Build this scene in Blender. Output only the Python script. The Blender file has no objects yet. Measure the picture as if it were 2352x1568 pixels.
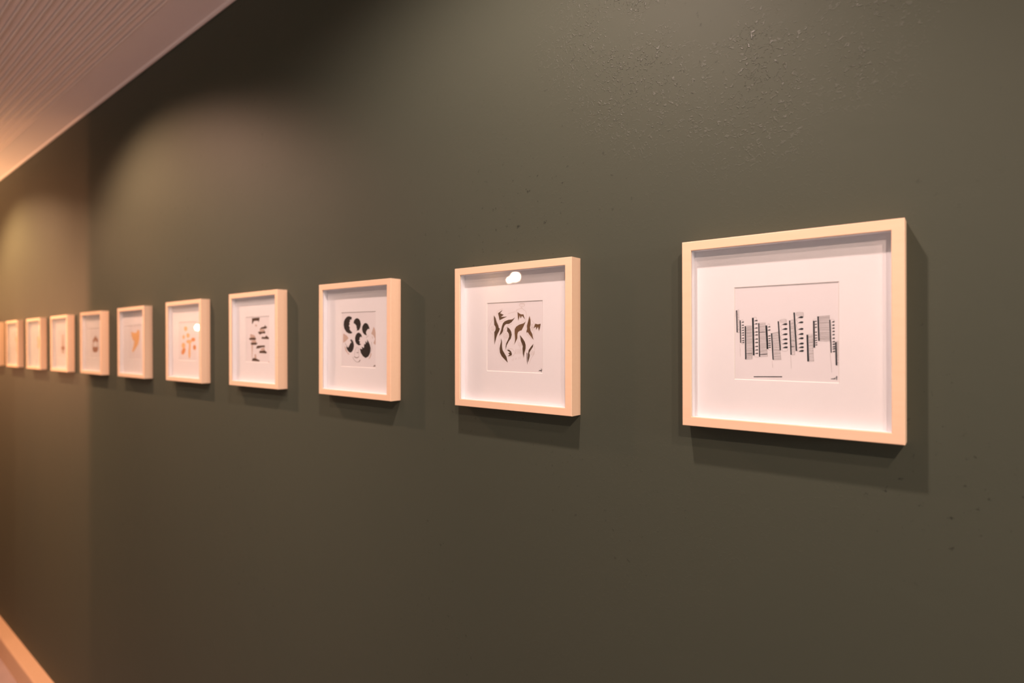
import bpy, bmesh, math, random
from mathutils import Matrix, Vector

# ------------------------------------------------------------------ camera
S = bpy.context.scene
COL = S.collection
EYE = 1.587                     # eye height above the floor (m)
CAM_D = 0.7244                  # camera to picture wall (m)

cam_data = bpy.data.cameras.new('camera')
cam = bpy.data.objects.new('camera', cam_data)
COL.objects.link(cam)
cam_data.sensor_width = 36.0
cam_data.lens = 19.976
cam_data.clip_start = 0.02
cam_data.dof.use_dof = True
cam_data.dof.focus_distance = 0.80
cam_data.dof.aperture_fstop = 3.0
ROLL = math.radians(-0.3496)
right = Vector((math.cos(ROLL), 0, math.sin(ROLL)))
up = Vector((-math.sin(ROLL), 0, math.cos(ROLL)))
back = Vector((0, -1, 0))
m3 = Matrix((right, up, back)).transposed()
m3 = Matrix.Rotation(math.radians(37.9859), 3, 'Z') @ Matrix.Rotation(math.radians(0.0718), 3, 'X') @ m3
cam.matrix_world = Matrix.Translation((0, -CAM_D, EYE)) @ m3.to_4x4()
S.camera = cam

# ------------------------------------------------------------------ view, world
S.view_settings.view_transform = 'Standard'
S.view_settings.look = 'None'
S.view_settings.gamma = 1.0
S.view_settings.use_curve_mapping = False
S.view_settings.exposure = 0.14

W = bpy.data.worlds.new('world')
S.world = W
W.use_nodes = True
W.node_tree.nodes['Background'].inputs[0].default_value = (0.34, 0.82, 0.97, 1)
W.node_tree.nodes['Background'].inputs[1].default_value = 0.155

# ------------------------------------------------------------------ lamps
def spot(name, loc, aim, watts, colour, angle, blend, radius):
    d = bpy.data.lights.new(name, 'SPOT')
    d.energy = watts; d.color = colour
    d.spot_size = math.radians(angle); d.spot_blend = blend
    d.shadow_soft_size = radius
    o = bpy.data.objects.new(name, d); COL.objects.link(o)
    o.location = loc
    o.rotation_euler = (Vector(aim) - Vector(loc)).to_track_quat('-Z', 'Y').to_euler()
    return o

def bulb(name, loc, watts, colour, radius):
    d = bpy.data.lights.new(name, 'POINT')
    d.energy = watts; d.color = colour; d.shadow_soft_size = radius
    o = bpy.data.objects.new(name, d); COL.objects.link(o); o.location = loc
    return o

ZC = EYE + 0.8949               # ceiling height
WARM = (1.0, 0.70, 0.50)
# the row of downlights along the picture wall
spot('downlight', (-0.38, -0.48, ZC - 0.03), (-0.66, -0.38, 1.2), 44.0, (1.000, 0.725, 0.659), 136, 0.6, 0.022)
spot('downlight', (-2.10, -0.49, ZC - 0.03), (-2.02, -0.36, 1.2), 61.2, (1.000, 0.559, 0.390), 142, 0.6, 0.022)
spot('downlight', (-3.80, -0.48, ZC - 0.03), (-3.70, -0.36, 1.2), 92.0, (1.000, 0.560, 0.300), 142, 0.6, 0.022)
# two more rows further out in the room, tilted at the pictures
spot('second_row_downlight', (0.51, -0.81, ZC - 0.03), (-0.35, 0, 1.00), 22.0, (1.000, 0.700, 0.600), 82, 1.0, 0.025)
spot('second_row_downlight', (-1.19, -0.81, ZC - 0.03), (-1.70, 0, 1.12), 20.0, (1.000, 0.700, 0.600), 82, 1.0, 0.025)
spot('second_row_downlight', (-2.89, -0.81, ZC - 0.03), (-3.30, 0, 1.14), 34.0, (1.000, 0.559, 0.370), 82, 1.0, 0.025)
spot('third_row_downlight', (0.51, -1.27, ZC - 0.03), (-0.40, 0, 1.10), 45.0, (1.000, 0.704, 0.592), 68, 1.0, 0.025)
spot('third_row_downlight', (-1.19, -1.27, ZC - 0.03), (-1.70, 0, 1.22), 31.0, (1.000, 0.706, 0.603), 74, 1.0, 0.025)
spot('third_row_downlight', (-2.89, -1.27, ZC - 0.03), (-3.30, 0, 1.24), 42.0, (1.000, 0.559, 0.372), 74, 1.0, 0.025)
# lamps in the warm room beyond the opening, and a floor fill added there
spot('wall_lamp', (-6.36, -2.02, 1.787), (-4.1, 0, 1.42), 244.0, (1.000, 0.390, 0.181), 60, 1.0, 0.08)
bulb('table_lamp', (-5.20, -2.10, 1.0), 1.2, (1.000, 0.547, 0.272), 0.05)
spot('warm_floor_fill', (-4.45, -0.95, ZC - 0.03), (-4.45, -1.0, 0), 5.9, (1.000, 0.565, 0.282), 84, 1.0, 0.03)  # added fill for the floor and its warm bounce
# the lamp deep in the near room whose glare shows in the second picture's glass
bulb('pendant_bulb', (-3.190, -3.462, 2.186), 8, WARM, 0.040)
bulb('pendant_bulb', (-3.261, -3.462, 2.163), 2.5, WARM, 0.022)
# unseen fill added low in the warm room to brighten the ceiling
spot('ceiling_fill', (-4.50, -0.75, 0.90), (-4.40, -0.60, 2.48), 160.0, (1.000, 0.531, 0.250), 106, 1.0, 0.20)
# fill added to brighten the end wall that the far pictures' glass mirrors
spot('end_wall_fill', (-7.40, -1.20, 1.90), (-8.60, -1.20, 1.60), 55, (1.0, 0.70, 0.52), 120, 1.0, 0.05)
# unseen fill added on the right to light the right-hand sides of the frames
bulb('frame_side_fill', (3.00, -0.50, 1.80), 128.0, (1.000, 0.876, 0.781), 0.15)
# a small sconce on the end of the cross wall; its glare shows in the fifth picture's glass
bulb('sconce', (-3.359, -0.752, 1.680), 0.4, WARM, 0.016)
# unseen fills added over the floor, so that its bounce lifts the ceiling
for x, y in ((-2.3, -1.9), (-0.7, -1.9), (0.9, -1.9), (-1.5, -3.4), (0.3, -3.4)):
    spot('floor_bounce_fill', (x, y, ZC - 0.03), (x, y - 0.05, 0), 118.0, (1.000, 0.880, 0.800), 64, 0.8, 0.03)

# ------------------------------------------------------------------ helpers
def node_mat(name, colour, rough=0.5, spec=0.5, metallic=0.0):
    m = bpy.data.materials.new(name); m.use_nodes = True
    nt = m.node_tree; b = nt.nodes['Principled BSDF']
    b.inputs['Base Color'].default_value = (*colour, 1)
    b.inputs['Roughness'].default_value = rough
    b.inputs['Specular IOR Level'].default_value = spec
    b.inputs['Metallic'].default_value = metallic
    return m, nt, b

def N(nt, kind, **kw):
    n = nt.nodes.new(kind)
    for k, v in kw.items():
        if k in n.inputs: n.inputs[k].default_value = v
        else: setattr(n, k, v)
    return n

def link_mesh(name, bm, mats, parent=None, smooth=False):
    me = bpy.data.meshes.new(name)
    bmesh.ops.recalc_face_normals(bm, faces=bm.faces) if not getattr(bm, 'keep', False) else None
    bm.to_mesh(me); bm.free()
    for m in (mats if isinstance(mats, (list, tuple)) else [mats]): me.materials.append(m)
    if smooth:
        for p in me.polygons: p.use_smooth = True
    o = bpy.data.objects.new(name, me); COL.objects.link(o)
    if parent: o.parent = parent
    return o

def structure(o):
    o['kind'] = 'structure'; return o

def box(bm, x0, x1, y0, y1, z0, z1):
    v = [bm.verts.new((x, y, z)) for x in (x0, x1) for y in (y0, y1) for z in (z0, z1)]
    for f in ((0,1,3,2),(4,6,7,5),(0,4,5,1),(2,3,7,6),(0,2,6,4),(1,5,7,3)):
        bm.faces.new([v[i] for i in f])

def sweep_x(bm, prof, x0, x1, closed=True):
    """a (y,z) profile swept along X"""
    a = [bm.verts.new((x0, y, z)) for y, z in prof]
    b = [bm.verts.new((x1, y, z)) for y, z in prof]
    n = len(prof)
    for i in range(n if closed else n - 1):
        j = (i + 1) % n
        bm.faces.new((a[i], a[j], b[j], b[i]))
    if closed:
        bm.faces.new(a); bm.faces.new(b[::-1])

def rect_loft(bm, prof, hw, hh):
    """closed profile of (inset, y) carried round a mitred rectangle"""
    rings = []
    for ins, y in prof:
        w, h = hw - ins, hh - ins
        rings.append([bm.verts.new(p) for p in ((-w, y, -h), (w, y, -h), (w, y, h), (-w, y, h))])
    n = len(rings)
    for i in range(n):
        r, q = rings[i], rings[(i + 1) % n]
        for k in range(4):
            l = (k + 1) % 4
            bm.faces.new((r[k], r[l], q[l], q[k]))

# ------------------------------------------------------------------ materials
def make_wall_paint():
    m, nt, b = node_mat('olive_wall_paint', (0.056, 0.066, 0.045), 0.58, 0.13)
    L = nt.links
    tc = N(nt, 'ShaderNodeTexCoord')
    # slow tonal drift of the paint
    n0 = N(nt, 'ShaderNodeTexNoise', Scale=1.7, Detail=3.0)
    L.new(tc.outputs['Object'], n0.inputs['Vector'])
    mix = N(nt, 'ShaderNodeMix', data_type='RGBA')
    L.new(n0.outputs['Fac'], mix.inputs['Factor'])
    mix.inputs[6].default_value = (0.059, 0.069, 0.050, 1)
    mix.inputs[7].default_value = (0.063, 0.070, 0.049, 1)
    # small dark nicks, in patches
    vn = N(nt, 'ShaderNodeTexNoise', Scale=2.4, Detail=2.0)
    L.new(tc.outputs['Object'], vn.inputs['Vector'])
    patch = N(nt, 'ShaderNodeMapRange'); patch.inputs[1].default_value = 0.50; patch.inputs[2].default_value = 0.62
    L.new(vn.outputs['Fac'], patch.inputs[0])
    nick = N(nt, 'ShaderNodeTexNoise', Scale=95.0, Detail=4.0, Roughness=0.65)
    L.new(tc.outputs['Object'], nick.inputs['Vector'])
    nr = N(nt, 'ShaderNodeMapRange'); nr.inputs[1].default_value = 0.625; nr.inputs[2].default_value = 0.69
    L.new(nick.outputs['Fac'], nr.inputs[0])
    mul = N(nt, 'ShaderNodeMath', operation='MULTIPLY')
    L.new(patch.outputs[0], mul.inputs[0]); L.new(nr.outputs[0], mul.inputs[1])
    dark = N(nt, 'ShaderNodeMix', data_type='RGBA')
    L.new(mul.outputs[0], dark.inputs['Factor'])
    L.new(mix.outputs[2], dark.inputs[6]); dark.inputs[7].default_value = (0.026, 0.031, 0.022, 1)
    L.new(dark.outputs[2], b.inputs['Base Color'])
    # roller orange-peel everywhere, coarse flecks in patches
    fine = N(nt, 'ShaderNodeTexNoise', Scale=420.0, Detail=2.0)
    L.new(tc.outputs['Object'], fine.inputs['Vector'])
    fleck = N(nt, 'ShaderNodeTexNoise', Scale=190.0, Detail=3.0, Distortion=1.2)
    L.new(tc.outputs['Object'], fleck.inputs['Vector'])
    fr = N(nt, 'ShaderNodeMapRange'); fr.inputs[1].default_value = 0.56; fr.inputs[2].default_value = 0.68
    L.new(fleck.outputs['Fac'], fr.inputs[0])
    pn = N(nt, 'ShaderNodeTexNoise', Scale=3.4, Detail=4.0, Roughness=0.6)
    L.new(tc.outputs['Object'], pn.inputs['Vector'])
    pr = N(nt, 'ShaderNodeMapRange'); pr.inputs[1].default_value = 0.44; pr.inputs[2].default_value = 0.54
    L.new(pn.outputs['Fac'], pr.inputs[0])
    # most of the flecks sit in one glossier touched-up area above the nearest pictures
    dv = N(nt, 'ShaderNodeVectorMath', operation='DISTANCE')
    L.new(tc.outputs['Object'], dv.inputs[0]); dv.inputs[1].default_value = (-0.20, 0.0, 2.12)
    dr = N(nt, 'ShaderNodeMapRange'); dr.inputs[1].default_value = 0.12; dr.inputs[2].default_value = 0.34
    dr.inputs[3].default_value = 1.0; dr.inputs[4].default_value = 0.04
    L.new(dv.outputs['Value'], dr.inputs[0])
    f0 = N(nt, 'ShaderNodeMath', operation='MULTIPLY')
    L.new(fr.outputs[0], f0.inputs[0]); L.new(pr.outputs[0], f0.inputs[1])
    fm = N(nt, 'ShaderNodeMath', operation='MULTIPLY')
    L.new(f0.outputs[0], fm.inputs[0]); L.new(dr.outputs[0], fm.inputs[1])
    sp = N(nt, 'ShaderNodeMapRange'); sp.inputs[3].default_value = 0.13; sp.inputs[4].default_value = 0.75
    L.new(fm.outputs[0], sp.inputs[0]); L.new(sp.outputs[0], b.inputs['Specular IOR Level'])
    rg = N(nt, 'ShaderNodeMapRange'); rg.inputs[3].default_value = 0.58; rg.inputs[4].default_value = 0.30
    L.new(fm.outputs[0], rg.inputs[0]); L.new(rg.outputs[0], b.inputs['Roughness'])
    wave = N(nt, 'ShaderNodeTexNoise', Scale=14.0, Detail=3.0, Distortion=0.8)
    L.new(tc.outputs['Object'], wave.inputs['Vector'])
    b1 = N(nt, 'ShaderNodeBump', Strength=0.06, Distance=0.0006)
    L.new(fine.outputs['Fac'], b1.inputs['Height'])
    b2 = N(nt, 'ShaderNodeBump', Strength=0.9, Distance=0.0012)
    L.new(fm.outputs[0], b2.inputs['Height']); L.new(b1.outputs[0], b2.inputs['Normal'])
    b3 = N(nt, 'ShaderNodeBump', Strength=0.12, Distance=0.004)
    L.new(wave.outputs['Fac'], b3.inputs['Height']); L.new(b2.outputs[0], b3.inputs['Normal'])
    L.new(b3.outputs[0], b.inputs['Normal'])
    return m

def make_wood(name, c0, c1, rough=0.5):
    m, nt, b = node_mat(name, c0, rough, 0.3)
    L = nt.links
    tc = N(nt, 'ShaderNodeTexCoord')
    mp = N(nt, 'ShaderNodeMapping'); mp.inputs['Scale'].default_value = (9, 60, 60)
    L.new(tc.outputs['Object'], mp.inputs[0])
    n = N(nt, 'ShaderNodeTexNoise', Scale=3.0, Detail=5.0)
    L.new(mp.outputs[0], n.inputs['Vector'])
    mix = N(nt, 'ShaderNodeMix', data_type='RGBA')
    L.new(n.outputs['Fac'], mix.inputs['Factor'])
    mix.inputs[6].default_value = (*c0, 1); mix.inputs[7].default_value = (*c1, 1)
    L.new(mix.outputs[2], b.inputs['Base Color'])
    return m

def make_speckled(name, c, var, scale, rough, bump=0.0):
    m, nt, b = node_mat(name, c, rough, 0.3)
    L = nt.links
    tc = N(nt, 'ShaderNodeTexCoord')
    n = N(nt, 'ShaderNodeTexNoise', Scale=scale, Detail=3.0)
    L.new(tc.outputs['Object'], n.inputs['Vector'])
    mix = N(nt, 'ShaderNodeMix', data_type='RGBA')
    L.new(n.outputs['Fac'], mix.inputs['Factor'])
    mix.inputs[6].default_value = (*[x * (1 - var) for x in c], 1)
    mix.inputs[7].default_value = (*[min(1, x * (1 + var)) for x in c], 1)
    L.new(mix.outputs[2], b.inputs['Base Color'])
    if bump:
        bp = N(nt, 'ShaderNodeBump', Strength=bump, Distance=0.001)
        L.new(n.outputs['Fac'], bp.inputs['Height']); L.new(bp.outputs[0], b.inputs['Normal'])
    return m

def make_glass():
    m = bpy.data.materials.new('picture_glass'); m.use_nodes = True
    nt = m.node_tree; nt.nodes.clear()
    out = N(nt, 'ShaderNodeOutputMaterial')
    tr = N(nt, 'ShaderNodeBsdfTransparent'); tr.inputs[0].default_value = (0.985, 0.99, 0.985, 1)
    gl = N(nt, 'ShaderNodeBsdfGlossy'); gl.inputs['Roughness'].default_value = 0.0
    # Schlick reflectance, the same from both sides of the pane
    lw = N(nt, 'ShaderNodeLayerWeight', Blend=0.5)
    p5 = N(nt, 'ShaderNodeMath', operation='POWER'); p5.inputs[1].default_value = 5.0
    fr = N(nt, 'ShaderNodeMath', operation='MULTIPLY_ADD'); fr.inputs[1].default_value = 0.96; fr.inputs[2].default_value = 0.04
    nt.links.new(lw.outputs['Facing'], p5.inputs[0]); nt.links.new(p5.outputs[0], fr.inputs[0])
    mx = N(nt, 'ShaderNodeMixShader')
    nt.links.new(fr.outputs[0], mx.inputs[0]); nt.links.new(tr.outputs[0], mx.inputs[1])
    nt.links.new(gl.outputs[0], mx.inputs[2]); nt.links.new(mx.outputs[0], out.inputs[0])
    return m

M_WALL = make_wall_paint()
M_FRAME = make_wood('pale_birch', (0.85, 0.61, 0.42), (0.82, 0.56, 0.37), 0.45)
M_MAT = make_speckled('white_mat_card', (0.88, 0.85, 0.86), 0.015, 900, 0.85)
M_BEVEL = make_speckled('cut_card_core', (0.86, 0.82, 0.78), 0.01, 900, 0.8)
M_LINER = make_speckled('white_liner', (0.90, 0.90, 0.93), 0.01, 600, 0.7)
M_PAPER = make_speckled('drawing_paper', (0.83, 0.785, 0.80), 0.02, 1400, 0.9)
M_BACK = make_speckled('brown_hardboard', (0.30, 0.20, 0.12), 0.1, 300, 0.8)
M_GLASS = make_glass()
M_TRIM = make_speckled('warm_white_paint', (0.86, 0.78, 0.77), 0.01, 60, 0.55)
M_OAK = make_wood('oak_skirting', (0.70, 0.48, 0.32), (0.64, 0.42, 0.27), 0.45)
M_CEIL = make_speckled('ribbed_ceiling_paint', (0.86, 0.77, 0.73), 0.015, 40, 0.5)
M_FLOOR = make_speckled('clay_floor', (0.40, 0.31, 0.31), 0.06, 12, 0.5)
M_CREAM = make_speckled('cream_plaster', (0.60, 0.46, 0.34), 0.03, 8, 0.7)
def ink(name, c, rough=0.6, metallic=0.0):
    return make_speckled(name, c, 0.08, 500, rough)
I_BLACK = ink('black_ink', (0.010, 0.008, 0.008))
I_GREY = ink('thinned_ink_line', (0.17, 0.12, 0.10))
I_HATCH = ink('hatching_ink', (0.14, 0.10, 0.085))
I_PALE = ink('pale_pencil_line', (0.50, 0.36, 0.29))
I_BROWN = ink('bronze_brown_ink', (0.085, 0.046, 0.022))
I_SHEEN = ink('bronze_ink_sheen', (0.150, 0.078, 0.036))  # brown ink lightened to paint in its metallic sheen
I_TAN = ink('tan_wash', (0.60, 0.44, 0.37))
I_UMBER = ink('umber_ink', (0.075, 0.038, 0.022))
I_ORANGE = ink('orange_wash', (0.88, 0.50, 0.22))
I_RUST = ink('rust_orange_wash', (0.74, 0.27, 0.07))
I_REDBROWN = ink('red_brown_wash', (0.33, 0.11, 0.05))

# ------------------------------------------------------------------ the room
X0, X1 = -8.6, 3.2
bm = bmesh.new(); box(bm, X0, X1, 0.0, 0.12, 0.0, ZC + 0.10)
structure(link_mesh('wall_right', bm, M_WALL))
bm = bmesh.new(); box(bm, X0 - 0.12, X1, -5.2, 0.12, -0.10, 0.0)
structure(link_mesh('floor', bm, M_FLOOR))
# deep skirting with a rounded front edge
bm = bmesh.new()
sweep_x(bm, [(0, 0), (0, 0.104), (-0.047, 0.104), (-0.0515, 0.1025), (-0.054, 0.099), (-0.055, 0.094), (-0.055, 0)], X0, X1)
structure(link_mesh('baseboard_right', bm, M_OAK))
# flat strip with a small bead where the ceiling meets the picture wall
bm = bmesh.new()
sweep_x(bm, [(0, ZC + 0.006), (0, ZC), (-0.001, ZC - 0.004), (-0.005, ZC - 0.0055), (-0.009, ZC - 0.0045), (-0.0115, ZC), (-0.104, ZC), (-0.106, ZC + 0.002), (-0.106, ZC + 0.02), (0, ZC + 0.02)], X0, X1)
structure(link_mesh('trim_1', bm, M_TRIM))
# ribbed ceiling: narrow battens running along the wall
bm = bmesh.new()
PITCH, RIBS = 0.0229, 62
prof = [(-0.106, ZC + 0.019)]
for i in range(RIBS):
    y0 = -0.106 - i * PITCH
    # a narrow rounded batten, then a recess that deepens towards the next batten
    prof.append((y0 - 0.0002, ZC + 0.0170))
    prof.append((y0 - 0.0006, ZC + 0.0010))
    for k in range(7):
        a = math.pi * k / 6
        prof.append((y0 - 0.0008 - 0.0066 * (0.5 - 0.5 * math.cos(a)), ZC - 0.0010 - 0.0036 * math.sin(a)))
    prof.append((y0 - 0.0078, ZC + 0.0040)); prof.append((y0 - 0.0120, ZC + 0.0070)); prof.append((y0 - 0.0226, ZC + 0.0170))
yend = -0.106 - RIBS * PITCH
prof += [(yend, ZC + 0.019)]
sweep_x(bm, prof, X0, X1, closed=False)
structure(link_mesh('ceiling', bm, M_CEIL))
bm = bmesh.new(); box(bm, X0 - 0.12, X1, -5.2, 0.12, ZC + 0.02, ZC + 0.10)
structure(link_mesh('ceiling_slab', bm, M_TRIM))
# cross wall beside the opening to the warm room, and that room's end wall
bm = bmesh.new(); box(bm, -3.56, -3.44, -5.2, -0.50, 0.0, ZC - 0.002)
structure(link_mesh('wall_left', bm, M_CREAM))
bm = bmesh.new(); box(bm, X0 - 0.12, X0, -5.2, 0.0, 0.0, ZC + 0.02)
structure(link_mesh('wall_front', bm, M_CREAM))


# ------------------------------------------------------------------ drawings (units of 0.1 mm from the centre of each sheet)
COMBS = [((-540,281),(-535,11),9,(-509,286),(-503,15),16),((-499,159),(-494,-114),9,None,None,0),((-440,87),(-436,-314),11,(-363,92),(-353,-306),40),((-356,186),(-347,-264),15,None,None,0),((-286,120),(-277,-281),9,(-206,125),(-182,-274),38),((-205,91),(-192,-188),15,None,None,0),((-144,-2),(-127,-314),10,(-66,12),(-35,-310),28),((-70,137),(-49,-202),10,None,None,0),((51,143),(66,-253),10,(98,152),(113,-251),32),((98,234),(121,-209),12,None,None,0),((233,-23),(241,-326),13,(291,-18),(307,-324),24),((299,134),(303,-170),13,None,None,0),((343,182),(352,-94),11,(464,191),(468,-98),30),((462,141),(474,-225),8,None,None,0),((518,-105),(523,-363),11,(560,-95),(561,-362),24)]
LEAVES = [[(-480,132),(-469,138),(-459,141),(-451,140),(-448,135),(-455,130),(-464,131)],[(-479,95),(-468,101),(-459,104),(-450,102),(-448,98),(-454,93),(-464,94)],[(-479,64),(-468,70),(-458,73),(-450,71),(-447,67),(-454,62),(-463,63)],[(-478,34),(-467,40),(-458,43),(-449,42),(-447,37),(-453,32),(-463,33)],[(-478,2),(-467,8),(-457,12),(-449,10),(-446,5),(-453,0),(-462,1)],[(-477,-25),(-466,-19),(-457,-16),(-448,-17),(-446,-22),(-452,-27),(-462,-26)],[(-477,-61),(-466,-55),(-456,-52),(-448,-54),(-445,-58),(-452,-63),(-461,-63)],[(-476,-90),(-465,-84),(-456,-81),(-447,-83),(-445,-87),(-451,-92),(-460,-92)],[(-476,-114),(-465,-108),(-455,-105),(-447,-106),(-444,-111),(-451,-116),(-460,-115)],[(-333,147),(-318,153),(-305,156),(-293,154),(-290,149),(-299,145),(-311,145)],[(-332,108),(-317,114),(-304,117),(-293,115),(-290,111),(-298,106),(-311,107)],[(-331,59),(-316,65),(-304,68),(-292,66),(-289,62),(-297,57),(-310,58)],[(-331,12),(-316,18),(-303,21),(-291,20),(-288,15),(-296,10),(-309,11)],[(-330,-23),(-315,-18),(-302,-14),(-291,-16),(-287,-21),(-296,-25),(-309,-25)],[(-329,-73),(-314,-67),(-301,-64),(-290,-65),(-287,-70),(-295,-75),(-308,-74)],[(-328,-114),(-314,-108),(-301,-105),(-289,-106),(-286,-111),(-294,-116),(-307,-115)],[(-328,-161),(-313,-155),(-300,-151),(-288,-153),(-285,-157),(-294,-162),(-306,-162)],[(-327,-203),(-312,-197),(-299,-193),(-288,-195),(-284,-199),(-293,-204),(-306,-204)],[(-326,-244),(-311,-238),(-299,-235),(-287,-236),(-284,-240),(-292,-245),(-305,-245)],[(-181,70),(-170,76),(-160,79),(-151,77),(-148,73),(-155,68),(-165,69)],[(-181,33),(-169,39),(-159,42),(-150,40),(-148,36),(-154,31),(-164,31)],[(-180,-36),(-168,-30),(-158,-27),(-149,-29),(-146,-33),(-153,-38),(-163,-38)],[(-179,-67),(-167,-61),(-157,-58),(-148,-60),(-146,-64),(-153,-69),(-162,-68)],[(-179,-94),(-167,-88),(-157,-85),(-148,-86),(-146,-91),(-152,-95),(-162,-95)],[(-178,-122),(-167,-116),(-157,-113),(-148,-115),(-145,-119),(-152,-124),(-162,-123)],[(-178,-147),(-166,-141),(-156,-138),(-147,-139),(-145,-144),(-151,-148),(-161,-148)],[(-177,-171),(-166,-165),(-156,-161),(-147,-163),(-144,-167),(-151,-172),(-161,-172)],[(-26,96),(-4,105),(14,110),(31,107),(35,100),(23,92),(5,93)],[(-25,41),(-3,50),(15,55),(32,52),(36,45),(24,37),(6,38)],[(-24,-20),(-2,-11),(16,-6),(33,-8),(37,-16),(25,-23),(7,-23)],[(-23,-79),(-1,-69),(17,-64),(34,-67),(38,-74),(26,-82),(8,-81)],[(-22,-127),(-1,-117),(18,-112),(34,-114),(39,-121),(27,-129),(9,-129)],[(-21,-173),(0,-163),(18,-158),(35,-160),(40,-167),(28,-175),(9,-175)],[(143,172),(164,182),(182,187),(198,183),(202,176),(190,168),(173,169)],[(144,114),(165,123),(182,128),(199,125),(203,118),(191,110),(174,111)],[(145,38),(166,48),(184,53),(200,50),(204,43),(192,34),(175,35)],[(146,-20),(167,-10),(185,-4),(201,-7),(205,-15),(193,-23),(176,-22)],[(147,-69),(168,-58),(185,-53),(202,-56),(206,-63),(194,-72),(176,-71)],[(148,-129),(169,-118),(186,-113),(203,-116),(207,-123),(195,-131),(177,-131)],[(149,-172),(169,-161),(187,-156),(203,-158),(208,-166),(196,-174),(178,-173)],[(149,-213),(170,-202),(188,-197),(204,-199),(208,-207),(196,-215),(179,-215)],[(312,125),(322,130),(330,133),(337,131),(339,127),(334,123),(326,123)],[(313,91),(322,97),(331,99),(338,98),(340,94),(335,89),(326,90)],[(313,57),(323,63),(331,66),(339,64),(341,60),(335,55),(327,56)],[(314,2),(324,8),(332,11),(339,9),(341,5),(336,1),(328,1)],[(315,-33),(324,-28),(332,-25),(340,-26),(342,-30),(337,-35),(328,-34)],[(315,-64),(325,-58),(333,-55),(340,-57),(342,-61),(337,-65),(329,-65)],[(316,-91),(325,-85),(333,-82),(341,-83),(343,-88),(337,-92),(329,-92)],[(316,-118),(326,-112),(334,-109),(341,-110),(343,-115),(338,-119),(330,-119)],[(316,-141),(326,-136),(334,-133),(342,-134),(344,-138),(338,-143),(330,-142)],[(485,113),(495,120),(504,124),(512,122),(514,117),(508,111),(500,111)],[(486,77),(496,84),(505,88),(513,86),(515,80),(509,74),(500,75)],[(486,43),(496,50),(505,54),(513,52),(515,46),(510,40),(501,41)],[(487,8),(497,15),(506,19),(514,17),(516,11),(510,5),(501,6)],[(487,-28),(497,-21),(506,-17),(514,-19),(516,-24),(511,-30),(502,-30)],[(488,-69),(498,-61),(507,-57),(515,-59),(517,-65),(511,-71),(502,-70)],[(488,-106),(499,-99),(507,-95),(515,-97),(518,-102),(512,-108),(503,-108)],[(489,-134),(499,-126),(508,-122),(516,-124),(518,-130),(512,-136),(503,-135)],[(489,-163),(500,-155),(508,-151),(516,-153),(519,-159),(513,-165),(504,-164)],[(490,-185),(500,-178),(509,-174),(517,-175),(519,-181),(513,-187),(504,-187)],[(490,-215),(500,-207),(509,-203),(517,-205),(519,-211),(513,-217),(505,-216)]]
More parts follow.
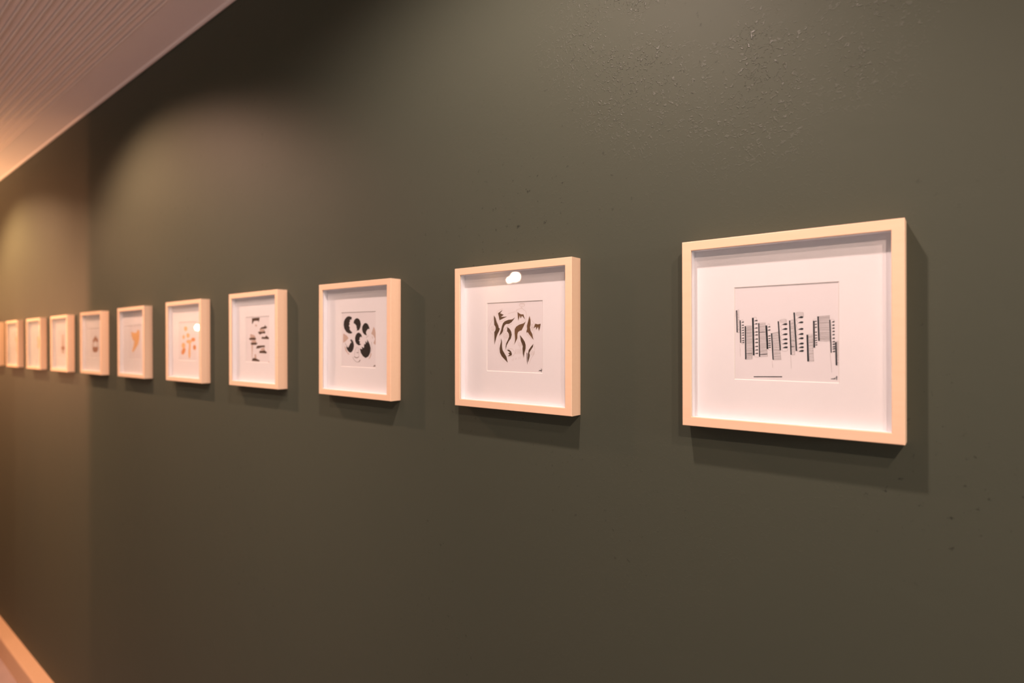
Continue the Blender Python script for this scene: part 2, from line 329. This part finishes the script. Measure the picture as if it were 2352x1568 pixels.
THIN = [[(-464,132),(-481,130),(-488,117),(-480,100)],[(-464,94),(-481,94),(-488,83),(-480,69)],[(-464,64),(-481,63),(-488,53),(-480,39)],[(-464,34),(-481,33),(-488,22),(-480,7)],[(-465,2),(-481,2),(-488,-8),(-480,-20)],[(-465,-25),(-481,-27),(-488,-40),(-480,-56)],[(-465,-62),(-481,-62),(-488,-73),(-480,-85)],[(-465,-91),(-481,-91),(-488,-99),(-480,-109)],[(-311,146),(-334,145),(-343,131),(-332,114)],[(-312,108),(-334,104),(-344,87),(-332,64)],[(-312,58),(-334,55),(-344,39),(-333,18)],[(-312,12),(-334,10),(-344,-2),(-333,-18)],[(-312,-24),(-334,-28),(-344,-45),(-333,-68)],[(-312,-73),(-334,-76),(-344,-90),(-333,-109)],[(-312,-114),(-334,-118),(-344,-134),(-333,-156)],[(-312,-161),(-335,-164),(-344,-179),(-333,-198)],[(-312,-203),(-335,-206),(-344,-220),(-333,-239)],[(-165,69),(-182,68),(-190,55),(-181,38)],[(-165,32),(-182,26),(-190,2),(-181,-31)],[(-165,-37),(-182,-38),(-190,-48),(-181,-62)],[(-165,-68),(-182,-68),(-190,-77),(-181,-89)],[(-165,-94),(-183,-95),(-190,-105),(-181,-117)],[(-165,-122),(-183,-123),(-190,-131),(-181,-142)],[(-165,-147),(-183,-147),(-190,-156),(-181,-166)],[(5,97),(-27,93),(-41,74),(-25,48)],[(5,42),(-27,37),(-41,16),(-25,-13)],[(5,-19),(-27,-24),(-41,-44),(-25,-72)],[(5,-77),(-28,-81),(-41,-97),(-25,-120)],[(4,-125),(-28,-128),(-42,-145),(-25,-166)],[(173,173),(142,169),(128,149),(144,121)],[(173,115),(141,108),(128,82),(143,45)],[(172,40),(141,35),(128,15),(143,-12)],[(172,-18),(141,-21),(128,-38),(143,-61)],[(172,-67),(141,-72),(128,-93),(143,-121)],[(172,-127),(141,-130),(127,-145),(143,-164)],[(172,-169),(141,-172),(127,-187),(143,-206)],[(326,124),(312,123),(305,111),(313,96)],[(326,90),(312,89),(305,77),(312,62)],[(326,57),(311,52),(305,33),(312,7)],[(326,2),(311,0),(305,-12),(312,-28)],[(326,-34),(311,-35),(305,-45),(312,-59)],[(325,-64),(311,-65),(305,-74),(312,-86)],[(325,-91),(311,-92),(305,-101),(312,-113)],[(325,-118),(311,-118),(305,-126),(312,-137)],[(500,114),(484,112),(478,99),(485,82)],[(500,77),(484,76),(478,64),(485,48)],[(500,43),(484,41),(478,29),(485,13)],[(499,8),(484,6),(477,-6),(485,-22)],[(499,-28),(484,-30),(477,-44),(485,-63)],[(499,-68),(484,-70),(477,-83),(485,-101)],[(499,-106),(484,-106),(477,-116),(485,-128)],[(499,-133),(484,-134),(477,-144),(485,-157)],[(499,-162),(484,-162),(477,-170),(485,-179)],[(499,-184),(484,-186),(477,-196),(485,-209)],[(-480,158),(-464,165),(-452,146)],[(-341,184),(-324,192),(-307,190),(-300,154)],[(-183,98),(-166,113),(-158,99),(-158,82)],[(-54,141),(-30,158),(7,161),(24,152),(24,104)],[(122,206),(130,229),(165,237),(202,229),(204,177)],[(299,139),(312,154),(330,149)],[(475,141),(497,146),(511,134),(515,119)],[(-42,148),(-40,116)],[(-33,149),(-31,116)],[(-24,150),(-22,116)],[(-15,151),(-13,116)],[(-6,152),(-5,115)],[(3,154),(4,115)],[(12,153),(13,115)],[(20,152),(22,115)],[(130,233),(131,188)],[(138,233),(139,188)],[(147,232),(148,188)],[(156,232),(156,187)],[(164,232),(165,187)],[(173,231),(173,187)],[(181,231),(182,187)],[(190,231),(191,186)],[(198,231),(199,186)],[(-26,-178),(-22,-209),(6,-214),(35,-206),(35,-178)],[(145,-190),(141,-216)],[(-338,-261),(-317,-283),(-279,-287)],[(-185,-179),(-165,-199),(-145,-201)],[(-481,-108),(-470,-129),(-450,-129)],[(-494,-181),(-491,-281)],[(-127,-359),(-124,-408)],[(68,-260),(76,-411)],[(470,-230),(486,-445)],[(-497,-135),(-496,-143)],[(-497,-149),(-497,-156)],[(-497,-167),(-497,-174)],[(-131,-329),(-130,-337)],[(-131,-344),(-130,-352)],[(-552,273),(-540,276)],[(-552,262),(-540,265)],[(-552,251),(-540,254)],[(-552,240),(-541,243)],[(-552,229),(-541,232)],[(-552,218),(-541,221)],[(-552,207),(-541,210)]]
HEAVY = [([(-336,-520),(-25,-509)],7),([(-274,12),(-211,12)],4),([(-274,-254),(-186,-247)],5),([(-435,-247),(-354,-240)],3),([(68,-156),(109,-160)],4),([(249,-111),(295,-109)],3),([(68,-91),(109,-91)],3),([(479,-515),(492,-512),(501,-516),(509,-507),(511,-515)],5),([(533,-481),(534,-522)],5),([(517,-502),(539,-490)],3),([(517,-502),(519,-517)],4)]
FIG2 = [[(-415,352),(-382,313),(-354,243),(-321,183),(-312,148),(-288,139),(-304,97),(-338,46),(-365,-14),(-388,-83),(-399,-125),(-405,-23),(-407,81),(-384,106),(-376,141),(-384,171),(-407,197),(-413,279)],[(-229,439),(-280,383),(-207,358),(-266,325),(-140,326),(-216,300),(-295,270),(-310,320),(-328,387),(-282,409)],[(22,310),(-33,279),(-119,273),(-184,253),(-222,224),(-244,181),(-260,122),(-282,71),(-304,18),(-249,58),(-222,96),(-216,138),(-194,181),(-162,206),(-97,209),(-49,233),(-12,270)],[(-135,160),(-86,128),(-56,86),(-44,35),(-63,-24),(-108,-74),(-146,-134),(-171,-214),(-170,-151),(-157,-100),(-119,-40),(-99,6),(-103,48),(-124,78),(-140,88)],[(234,240),(188,212),(104,193),(47,164),(15,123),(12,60),(20,-7),(20,-66),(1,-129),(68,-24),(71,43),(83,76),(120,97),(151,101),(188,158)],[(71,395),(110,367),(146,354),(188,353),(206,307),(219,272),(159,333),(136,288),(117,338),(89,253),(78,310)],[(417,204),(462,191),(519,200),(506,137),(486,85),(469,154),(432,106),(430,155),(381,129)],[(303,325),(326,263),(329,197),(316,148),(326,99),(361,41),(379,-45),(331,4),(285,58),(265,75),(251,54),(247,91),(260,124),(255,174),(280,247)],[(120,30),(172,-24),(213,-74),(231,-123),(229,-189),(208,-247),(196,-326),(177,-264),(169,-190),(175,-148),(156,-99),(136,-66)],[(-266,-19),(-244,-74),(-244,-151),(-233,-211),(-195,-261),(-151,-320),(-125,-414),(-184,-367),(-250,-313),(-288,-254),(-296,-186),(-282,-126),(-266,-83)],[(-146,-206),(-97,-205),(-60,-230),(-42,-268),(-46,-293),(-87,-306),(-130,-311),(-87,-281),(-119,-259),(-78,-247),(-124,-222)],[(379,-110),(371,-155),(326,-213),(302,-250),(312,-287),(300,-337),(280,-399),(272,-337),(275,-271),(290,-205),(331,-156)],[(249,-243),(264,-255),(267,-337),(269,-436),(254,-379)]]
LINE2 = [[(-421,353),(-438,280),(-495,203),(-517,151),(-506,99),(-438,38),(-416,-66),(-401,-125)],[(-135,160),(-184,130),(-211,79),(-222,19),(-184,-49),(-171,-108)],[(152,470),(148,441)],[(47,369),(52,428),(115,442),(152,462),(188,427),(239,397),(250,347),(234,257)],[(306,325),(341,262),(397,212),(402,139),(386,41),(381,-45)],[(120,30),(78,-66),(88,-124),(135,-190),(172,-273),(187,-339)],[(381,-110),(406,-188),(396,-269),(341,-328),(300,-419)],[(-141,-184),(-33,-192),(25,-250),(-12,-297),(-119,-328)],[(-232,454),(-348,415),(-354,364),(-304,259),(-249,250),(-162,282)],[(254,42),(351,-37)],[(275,50),(371,-16)],[(115,517),(208,513)],[(-399,348),(-349,260),(-304,157)],[(-118,374),(31,401)],[(208,-74),(239,-156),(229,-255)],[(-33,212),(-119,180),(-184,130),(-249,37),(-310,-2)],[(331,172),(381,204)],[(244,190),(239,108),(254,58)],[(-397,141),(-400,127),(-411,115),(-427,109),(-445,109),(-460,116),(-471,127),(-475,142),(-471,156),(-460,167),(-445,173),(-427,173),(-411,167),(-400,155),(-397,141)],[(-414,138),(-419,127),(-431,123),(-444,127),(-449,138),(-444,148),(-431,153),(-419,148),(-414,138)],[(-123,17),(-127,1),(-138,-13),(-153,-20),(-171,-20),(-186,-12),(-197,1),(-201,18),(-197,34),(-186,47),(-171,55),(-153,54),(-138,47),(-127,34),(-123,17)],[(-140,14),(-145,2),(-158,-3),(-170,2),(-175,14),(-170,26),(-158,31),(-145,26),(-140,14)],[(158,-115),(156,-129),(149,-140),(138,-146),(127,-146),(116,-140),(109,-129),(106,-116),(109,-102),(116,-91),(127,-85),(138,-85),(149,-91),(156,-102),(158,-115)],[(148,-119),(145,-129),(137,-133),(128,-129),(125,-119),(128,-109),(137,-105),(145,-109),(148,-119)],[(391,-249),(388,-263),(379,-275),(366,-281),(352,-282),(339,-275),(330,-264),(327,-250),(330,-236),(339,-224),(352,-218),(366,-218),(379,-224),(388,-235),(391,-249)],[(378,-253),(373,-263),(363,-267),(353,-263),(348,-253),(353,-242),(363,-238),(373,-242),(378,-253)],[(380,165),(378,152),(371,142),(362,137),(351,137),(341,143),(334,153),(332,166),(334,179),(341,189),(351,194),(362,194),(371,188),(378,178),(380,165)],[(371,162),(368,153),(360,149),(353,153),(349,162),(353,172),(360,175),(368,171),(371,162)],[(219,501),(213,491),(197,483),(175,480),(149,481),(126,486),(110,495),(105,505),(110,515),(126,522),(149,526),(175,525),(197,520),(213,511),(219,501)],[(376,121),(374,110),(369,101),(361,96),(352,96),(344,101),(338,110),(336,122),(338,133),(344,142),(352,147),(361,147),(369,142),(374,132),(376,121)],[(369,118),(367,110),(360,106),(354,110),(351,118),(354,126),(360,130),(367,126),(369,118)],[(36,-194),(34,-271)],[(56,-193),(54,-270)],[(76,-193),(74,-270)],[(96,-193),(94,-270)],[(116,-193),(113,-270)],[(135,-193),(133,-269)],[(-39,-352),(-37,-385)],[(-14,-339),(-12,-381)],[(30,-329),(32,-363)],[(52,-325),(54,-358)],[(96,-316),(98,-353)],[(123,-311),(125,-348)],[(-296,-19),(-287,-27)],[(-301,-41),(-292,-50)],[(-305,-64),(-297,-72)],[(-310,-86),(-302,-95)],[(-315,-109),(-306,-117)],[(-318,-131),(-309,-140)],[(-321,-154),(-312,-163)],[(-324,-177),(-315,-185)],[(-324,-200),(-316,-208)],[(-322,-222),(-313,-231)],[(-319,-245),(-310,-253)],[(-316,-268),(-307,-276)],[(-306,-289),(-297,-297)],[(-293,-309),(-284,-317)],[(-280,-329),(-271,-337)],[(-267,-349),(-258,-357)],[(-247,-365),(-238,-373)],[(-225,-380),(-216,-388)],[(-204,-394),(-195,-403)],[(-182,-409),(-174,-417)],[(-161,-424),(-152,-432)],[(-140,-438),(-131,-447)],[(225,251),(233,243)],[(197,245),(205,236)],[(169,238),(177,230)],[(140,232),(149,223)],[(113,223),(122,214)],[(87,213),(95,204)],[(60,202),(68,194)],[(39,187),(47,179)],[(22,167),(30,159)],[(5,148),(14,139)],[(1,124),(9,116)],[(-4,101),(5,92)],[(-8,77),(0,69)],[(-11,53),(-2,45)],[(-11,29),(-2,21)],[(-11,5),(-2,-3)],[(-11,-18),(-2,-27)],[(-11,-42),(-2,-51)],[(-12,-66),(-3,-75)],[(-17,-90),(-8,-98)],[(-22,-113),(-13,-122)],[(-27,-137),(-18,-145)]]
SIGN2 = [([(486,-526),(501,-515),(513,-519),(523,-526)],9),([(530,-487),(534,-542)],7),([(513,-517),(548,-506)],7)]
EGGS = [[(-306,479),(-244,468),(-207,449),(-226,404),(-281,405),(-266,373),(-300,346),(-281,319),(-311,282),(-273,246),(-291,214),(-258,182),(-192,145),(-229,122),(-303,123),(-393,155),(-461,220),(-488,303),(-476,377),(-423,440),(-363,471)],[(-46,435),(19,418),(62,377),(84,305),(63,233),(19,189),(-67,176),(-31,198),(-53,234),(-60,280),(-104,316),(-158,335),(-141,380),(-97,420)],[(240,334),(303,311),(345,257),(362,209),(310,213),(268,178),(247,143),(273,81),(205,99),(148,143),(123,206),(134,268),(183,317)],[(20,142),(77,121),(113,81),(120,41),(77,63),(41,27),(56,1),(13,-17),(63,-44),(41,-71),(92,-102),(20,-118),(-52,-90),(-96,-36),(-104,36),(-75,99),(-31,134)],[(-226,7),(-177,-27),(-147,-81),(-140,-136),(-162,-199),(-206,-250),(-265,-269),(-332,-243),(-380,-193),(-400,-138),(-332,-165),(-288,-119),(-265,-82),(-225,-55),(-265,-9)],[(283,6),(332,-43),(373,-104),(398,-174),(381,-262),(325,-334),(234,-367),(149,-329),(85,-268),(52,-179),(128,-195),(113,-142),(184,-168),(191,-79),(234,-96),(233,-25),(287,-69)]]
EGGTAN = [[(490,256),(531,194),(565,124),(568,-15),(545,-107),(484,-68),(531,11),(483,81),(414,116)],[(-499,128),(-378,82),(-318,27),(-423,-38),(-506,-66)],[(-460,-130),(-422,-231),(-317,-311),(-287,-301),(-362,-248),(-415,-166)],[(404,-244),(422,-297),(374,-368),(325,-389),(381,-315)],[(442,81),(463,37),(456,11),(439,54)]]
EGGLINE = [([(-128,-342),(-96,-363),(-37,-369),(13,-351)],14),([(-52,-256),(-23,-268),(3,-262)],12),([(-176,-354),(-139,-412),(-52,-455),(42,-448)],7),([(28,-443),(64,-411)],18),([(-125,-316),(-96,-217),(-38,-144)],5),([(28,-358),(20,-269),(-9,-152)],5),([(331,81),(247,37)],6),([(-438,-65),(-408,-111),(-332,-147)],7),([(415,-42),(436,-156),(408,-244)],6),([(484,-532),(505,-515),(532,-500),(532,-530)],16)]
BARS = [[(-270,530),(109,534),(64,421),(20,458),(-61,460),(-170,458),(-243,381),(-261,391)],[(205,299),(328,311),(354,351),(397,314),(449,304),(406,260),(222,258),(99,255)],[(27,192),(98,191),(257,185),(327,206),(379,170),(344,143),(222,149),(116,118),(45,155)],[(186,17),(221,71),(309,53),(378,70),(413,97),(482,61),(542,42),(516,6)],[(-421,29),(-282,47),(-100,46),(-64,13),(-136,-19),(-246,-9),(-365,-14)],[(-338,-84),(-228,-74),(-82,-74),(7,-93),(-65,-130),(-302,-130)],[(-65,-222),(-29,-157),(96,-148),(342,-142),(351,-183),(184,-193),(42,-217)],[(77,-331),(95,-276),(254,-274),(324,-256),(376,-282),(445,-309),(410,-336)],[(-277,-530),(-249,-465),(-139,-454),(-13,-479),(112,-514),(76,-537)]]
BARTAN = [[(117,273),(222,253),(327,243),(344,188),(98,191)],[(-139,-361),(-75,-360),(-49,-461),(-157,-463)],[(-80,378),(-8,339),(-80,313),(-116,351)],[(-346,140),(-136,101),(-100,46),(-356,42)],[(-292,-130),(-228,-130),(-249,-456),(-276,-456)],[(495,-533),(547,-523),(546,-559),(504,-555)],[(-301,-19),(-82,-19),(-46,-74),(-292,-74)],[(149,-221),(325,-192),(342,-256),(166,-275)]]
BLOTS = [[(-24,359),(-35,330),(-65,306),(-109,293),(-158,294),(-202,308),(-232,333),(-243,363),(-232,393),(-201,417),(-157,429),(-108,428),(-65,414),(-35,390)],[(122,164),(111,134),(81,111),(37,98),(-11,98),(-54,111),(-84,136),(-95,166),(-84,196),(-54,220),(-10,232),(38,232),(82,218),(111,194)],[(-190,123),(-198,97),(-221,76),(-253,64),(-289,64),(-321,76),(-343,98),(-351,124),(-343,151),(-320,172),(-288,183),(-252,183),(-220,171),(-198,150)],[(271,-12),(252,-36),(201,-56),(127,-66),(44,-66),(-31,-56),(-83,-36),(-102,-12),(-83,13),(-30,32),(45,43),(128,42),(202,31),(253,12)],[(-157,-126),(-170,-164),(-207,-194),(-259,-212),(-317,-212),(-370,-195),(-406,-165),(-419,-127),(-406,-89),(-369,-59),(-316,-42),(-258,-42),(-206,-59),(-170,-89)],[(176,-329),(169,-403),(149,-463),(121,-497),(91,-497),(64,-465),(45,-405),(39,-330),(46,-256),(66,-196),(94,-162),(124,-162),(151,-195),(170,-255)],[(192,-136),(186,-192),(169,-237),(146,-262),(120,-262),(96,-237),(80,-192),(75,-137),(81,-81),(98,-36),(122,-11),(148,-11),(171,-36),(187,-80)]]
BLOTSDARK = [[(487,45),(473,21),(436,2),(382,-9),(323,-9),(269,2),(231,22),(218,46),(232,70),(269,89),(324,99),(383,99),(437,88),(474,69)],[(532,-177),(523,-209),(496,-234),(458,-248),(415,-248),(377,-235),(351,-210),(342,-178),(351,-147),(378,-122),(417,-108),(459,-107),(497,-121),(523,-146)],[(-176,-307),(-223,-348),(-284,-378),(-345,-391),(-396,-383),(-426,-357),(-428,-318),(-403,-273),(-355,-232),(-294,-202),(-233,-190),(-183,-198),(-154,-224),(-151,-263)]]
YFIG = [[(-350,352),(-152,324),(109,309),(240,418),(399,366),(377,122),(266,-74),(-27,-248),(-225,-349),(-258,-275),(-124,-124),(-57,25),(-220,100),(-319,226)]]
RING = [[(-262,78),(65,273),(383,121),(350,-9),(63,78),(-165,-21)],[(-265,-164),(61,-140),(380,-160),(347,-311),(59,-357),(-201,-339)]]
RINGTAN = [[(-263,-21),(-132,-21),(-101,-163),(-265,-164)],[(255,-9),(382,-9),(380,-160),(266,-160)]]
SPOT = [[(291,-192),(263,-236),(188,-272),(78,-292),(-43,-292),(-153,-273),(-229,-238),(-256,-193),(-228,-149),(-151,-113),(-40,-93),(82,-93),(190,-113),(265,-148)]]
SPOTTAN = [[(-93,379),(148,376),(221,-83),(-181,-83)],[(-184,-303),(297,-300),(216,-422),(-146,-413)]]
SLIVER = [[(-8,266),(237,370),(473,103),(469,-136),(226,-242),(33,-163),(183,51)]]
CRESC = [[(-4,237),(405,408),(571,116),(562,-347),(388,-464),(101,-319),(281,-28)]]
# ------------------------------------------------------------------ the pictures
FW, FH, DEP = 0.2324, 0.2310, 0.0244
FACE = 0.0115
HW, HH = FW / 2, FH / 2
def Y(d): return -(DEP - d)     # depth behind the front face -> local y (wall at 0)

def moulding_mesh():
    bm = bmesh.new()
    c = 0.0007
    rect_loft(bm, [(0, 0.0), (0, Y(c)), (c * .3, Y(c * .3)), (c, Y(0)), (FACE - c, Y(0)), (FACE - c * .3, Y(c * .3)), (FACE, Y(c)),
                   (FACE, Y(0.0018)), (0.0085, Y(0.0018)), (0.0085, 0.0)], HW, HH)
    return bm
def glass_mesh():
    bm = bmesh.new(); i = 0.0090
    box(bm, -HW + i, HW - i, Y(0.0019), Y(0.0033), -HH + i, HH - i); return bm
def liner_mesh():
    bm = bmesh.new()
    rect_loft(bm, [(0.0088, Y(0.0034)), (FACE, Y(0.0034)), (FACE, Y(0.0128)), (0.0088, Y(0.0128))], HW, HH)
    return bm
OPEN = 0.0560                   # half opening of the mat at its face
def mat_mesh():
    bm = bmesh.new()
    a = HW - 0.0090; b = HH - 0.0090
    def ring(w, h, y): return [bm.verts.new(p) for p in ((-w, y, -h), (w, y, -h), (w, y, h), (-w, y, h))]
    rs = [ring(a, b, Y(0.0130)), ring(OPEN, OPEN, Y(0.0130)), ring(OPEN - 0.0008, OPEN - 0.0008, Y(0.0138)), ring(a, b, Y(0.0138))]
    for i in range(4):
        r, q = rs[i], rs[(i + 1) % 4]
        for k in range(4):
            l = (k + 1) % 4
            f = bm.faces.new((r[k], r[l], q[l], q[k]))
            f.material_index = 1 if i == 1 else 0
    return bm
def sheet_mesh():
    bm = bmesh.new(); box(bm, -0.070, 0.070, Y(0.0140), Y(0.0143), -0.070, 0.070); return bm
def back_mesh():
    bm = bmesh.new(); box(bm, -HW + 0.0090, HW - 0.0090, Y(0.0146), Y(0.0176), -HH + 0.0090, HH - 0.0090); return bm

YI = Y(0.01392)                 # ink lies on the sheet
LIM = 551
class Ink:
    def __init__(self): self.bm = bmesh.new(); self.lift = 0
    def poly(self, pts, mi=0):
        pts = [(max(-LIM, min(LIM, x)) * 1e-4, max(-LIM, min(LIM, z)) * 1e-4) for x, z in pts]
        self.lift += 1
        y = YI - (self.lift % 7) * 2e-6
        clean = []
        for p in pts:
            if not clean or (abs(p[0] - clean[-1][0]) + abs(p[1] - clean[-1][1])) > 1e-6: clean.append(p)
        if len(clean) > 2 and (abs(clean[0][0] - clean[-1][0]) + abs(clean[0][1] - clean[-1][1])) < 1e-6: clean.pop()
        if len(clean) < 3: return
        vs = [self.bm.verts.new((x, y, z)) for x, z in clean]
        f = self.bm.faces.new(vs); f.material_index = mi; f.normal_update()
        if len(clean) > 3: bmesh.ops.triangulate(self.bm, faces=[f], quad_method='BEAUTY', ngon_method='EAR_CLIP')
    def line(self, pts, w, mi=0):
        for (ax, az), (bx, bz) in zip(pts, pts[1:]):
            dx, dz = bx - ax, bz - az
            L = math.hypot(dx, dz)
            if L < 1e-6: continue
            nx, nz = -dz / L * w / 2, dx / L * w / 2
            ex, ez = dx / L * w * .2, dz / L * w * .2
            self.poly([(ax + nx - ex, az + nz - ez), (bx + nx + ex, bz + nz + ez), (bx - nx + ex, bz - nz + ez), (ax - nx - ex, az - nz - ez)], mi)
    def done(self, name, mats, parent):
        for f in self.bm.faces:
            if f.normal.y > 0: f.normal_flip()
        return link_mesh(name, self.bm, mats, parent)

def draw_combs(sheet):
    rnd = random.Random(5)
    k = Ink()
    for a, b, w, c, d, n in COMBS:
        w = w * 1.3
        k.poly([a, (a[0] + w, a[1]), (b[0] + w, b[1]), b], 0)
        # toothed side of the spine
        for t in range(26):
            u = (t + .5) / 26
            x = a[0] + (b[0] - a[0]) * u + w; z = a[1] + (b[1] - a[1]) * u
            k.line([(x, z), (x + 3, z)], 3, 0)
        if c:
            for t in range(n + 1):
                u = t / n
                x0 = a[0] + (b[0] - a[0]) * u + w; z0 = a[1] + (b[1] - a[1]) * u + rnd.uniform(-2, 2)
                x1 = c[0] + (d[0] - c[0]) * u + rnd.uniform(-2, 4); z1 = c[1] + (d[1] - c[1]) * u + rnd.uniform(-3, 3)
                k.line([(x0, z0), ((x0 + x1) / 2, (z0 + z1) / 2 + rnd.uniform(-1, 1)), (x1, z1)], rnd.choice((2.0, 2.4, 2.8, 3.6)), 2)
            k.line([c, d], 1.6, 1)
    for p in LEAVES:
        cz = sum(z for _, z in p) / len(p)
        k.poly([(x, cz + (z - cz) * 1.3) for x, z in p], 0)
    for p in THIN: k.line(p, 1.7, 1)
    for p, w in HEAVY: k.line(p, w * 1.5, 0)
    k.done('ink_drawing', [I_BLACK, I_GREY, I_HATCH], sheet)
def draw_curls(sheet):
    k = Ink()
    for n, p in enumerate(FIG2): k.poly(p, 2 if n in (4, 5, 6, 7) else 0)  # upper-right shapes take the painted-in sheen
    for p in LINE2: k.line(p, 2.6, 1)
    k.done('ink_drawing', [I_BROWN, I_PALE, I_SHEEN], sheet)
    s = Ink()
    for p, w in SIGN2: s.line(p, w)
    s.done('signature', [I_BLACK], sheet)
def draw_eggs(sheet):
    k = Ink()
    for p in EGGTAN: k.poly(p, 1)
    for p in EGGS: k.poly(p, 0)
    for p, w in EGGLINE: k.line(p, w, 2)
    k.done('ink_drawing', [I_BLACK, I_TAN, I_GREY], sheet)
def draw_polys(*groups):
    def f(sheet):
        k = Ink(); mats = []
        for polys, m in groups:
            mats.append(m)
            for p in polys: k.poly(p, len(mats) - 1)
        k.done('ink_drawing', mats, sheet)
    return f

# per picture: offset along the wall, offset in height, hanging tilt, drawing, label
PICTURES = [
 (0.0010, 0.0010, -0.0038, draw_combs, 'square pale wood frame with a drawing of hatched black comb-like columns, nearest and largest picture'),
 (0.0006, 0.0006, -0.0069, draw_curls, 'pale wood frame with brown curling leaves and small crowns, lamp glare at top of glass'),
 (-0.0014, -0.0006, -0.0108, draw_eggs, 'pale wood frame with a drawing of six black jagged egg shapes'),
 (-0.0023, 0.0026, -0.0043, draw_polys((BARTAN, I_TAN), (BARS, I_UMBER)), 'pale wood frame with a drawing of short dark bars in a zigzag stack'),
 (0.0026, 0.0007, -0.0038, draw_polys((BLOTS, I_ORANGE), (BLOTSDARK, I_RUST)), 'pale wood frame with scattered orange blots and a round white glare on its glass'),
 (-0.0004, -0.0003, -0.0026, draw_polys((YFIG, I_ORANGE)), 'pale wood frame with a single orange Y-shaped figure'),
 (-0.0005, -0.0008, -0.0058, draw_polys((RINGTAN, I_TAN), (RING, I_REDBROWN)), 'pale wood frame with a red-brown ring drawing, hung at the edge of the warm light'),
 (0.0, -0.0016, -0.0011, draw_polys((SPOTTAN, I_TAN), (SPOT, I_REDBROWN)), 'pale wood frame with one small brown spot low on its sheet'),
 (0.0004, -0.0012, -0.0007, draw_polys((SLIVER, I_ORANGE)), 'pale wood frame with a thin orange sliver, third from the left edge of the photo'),
 (0.0, -0.0004, 0.0, draw_polys((CRESC, I_ORANGE)), 'pale wood frame with an orange crescent, second from the left edge of the photo'),
 (0.0, -0.0004, 0.0, None, 'last pale wood frame of the row, cut off by the left edge of the photo'),
]
parts = [('frame_moulding', moulding_mesh(), M_FRAME), ('backing_board', back_mesh(), M_BACK), ('mat_board', mat_mesh(), [M_MAT, M_BEVEL]),
         ('liner', liner_mesh(), M_LINER), ('glass_pane', glass_mesh(), M_GLASS), ('artwork_sheet', sheet_mesh(), M_PAPER)]
proto = None
for i, (dx, dz, r, draw, label) in enumerate(PICTURES):
    root = bpy.data.objects.new('picture_frame', None); COL.objects.link(root)
    root.empty_display_size = 0.05
    root.location = (-(0.1577 + 0.3961 * i) + dx, -0.0004, EYE + 0.0078 + dz)
    root.rotation_euler = (0, -r, 0)
    root['label'] = label; root['category'] = 'picture'; root['group'] = 'framed drawings in a row along the wall'
    if proto is None:
        proto = {}
        for name, pbm, mats in parts:
            proto[name] = link_mesh(name, pbm, mats, root)
            sheet = proto['artwork_sheet'] if name == 'artwork_sheet' else None
        sheet = proto['artwork_sheet']
    else:
        for name, _, _ in parts:
            c = proto[name].copy(); COL.objects.link(c); c.parent = root
            if name == 'artwork_sheet': sheet = c
    if draw: draw(sheet)
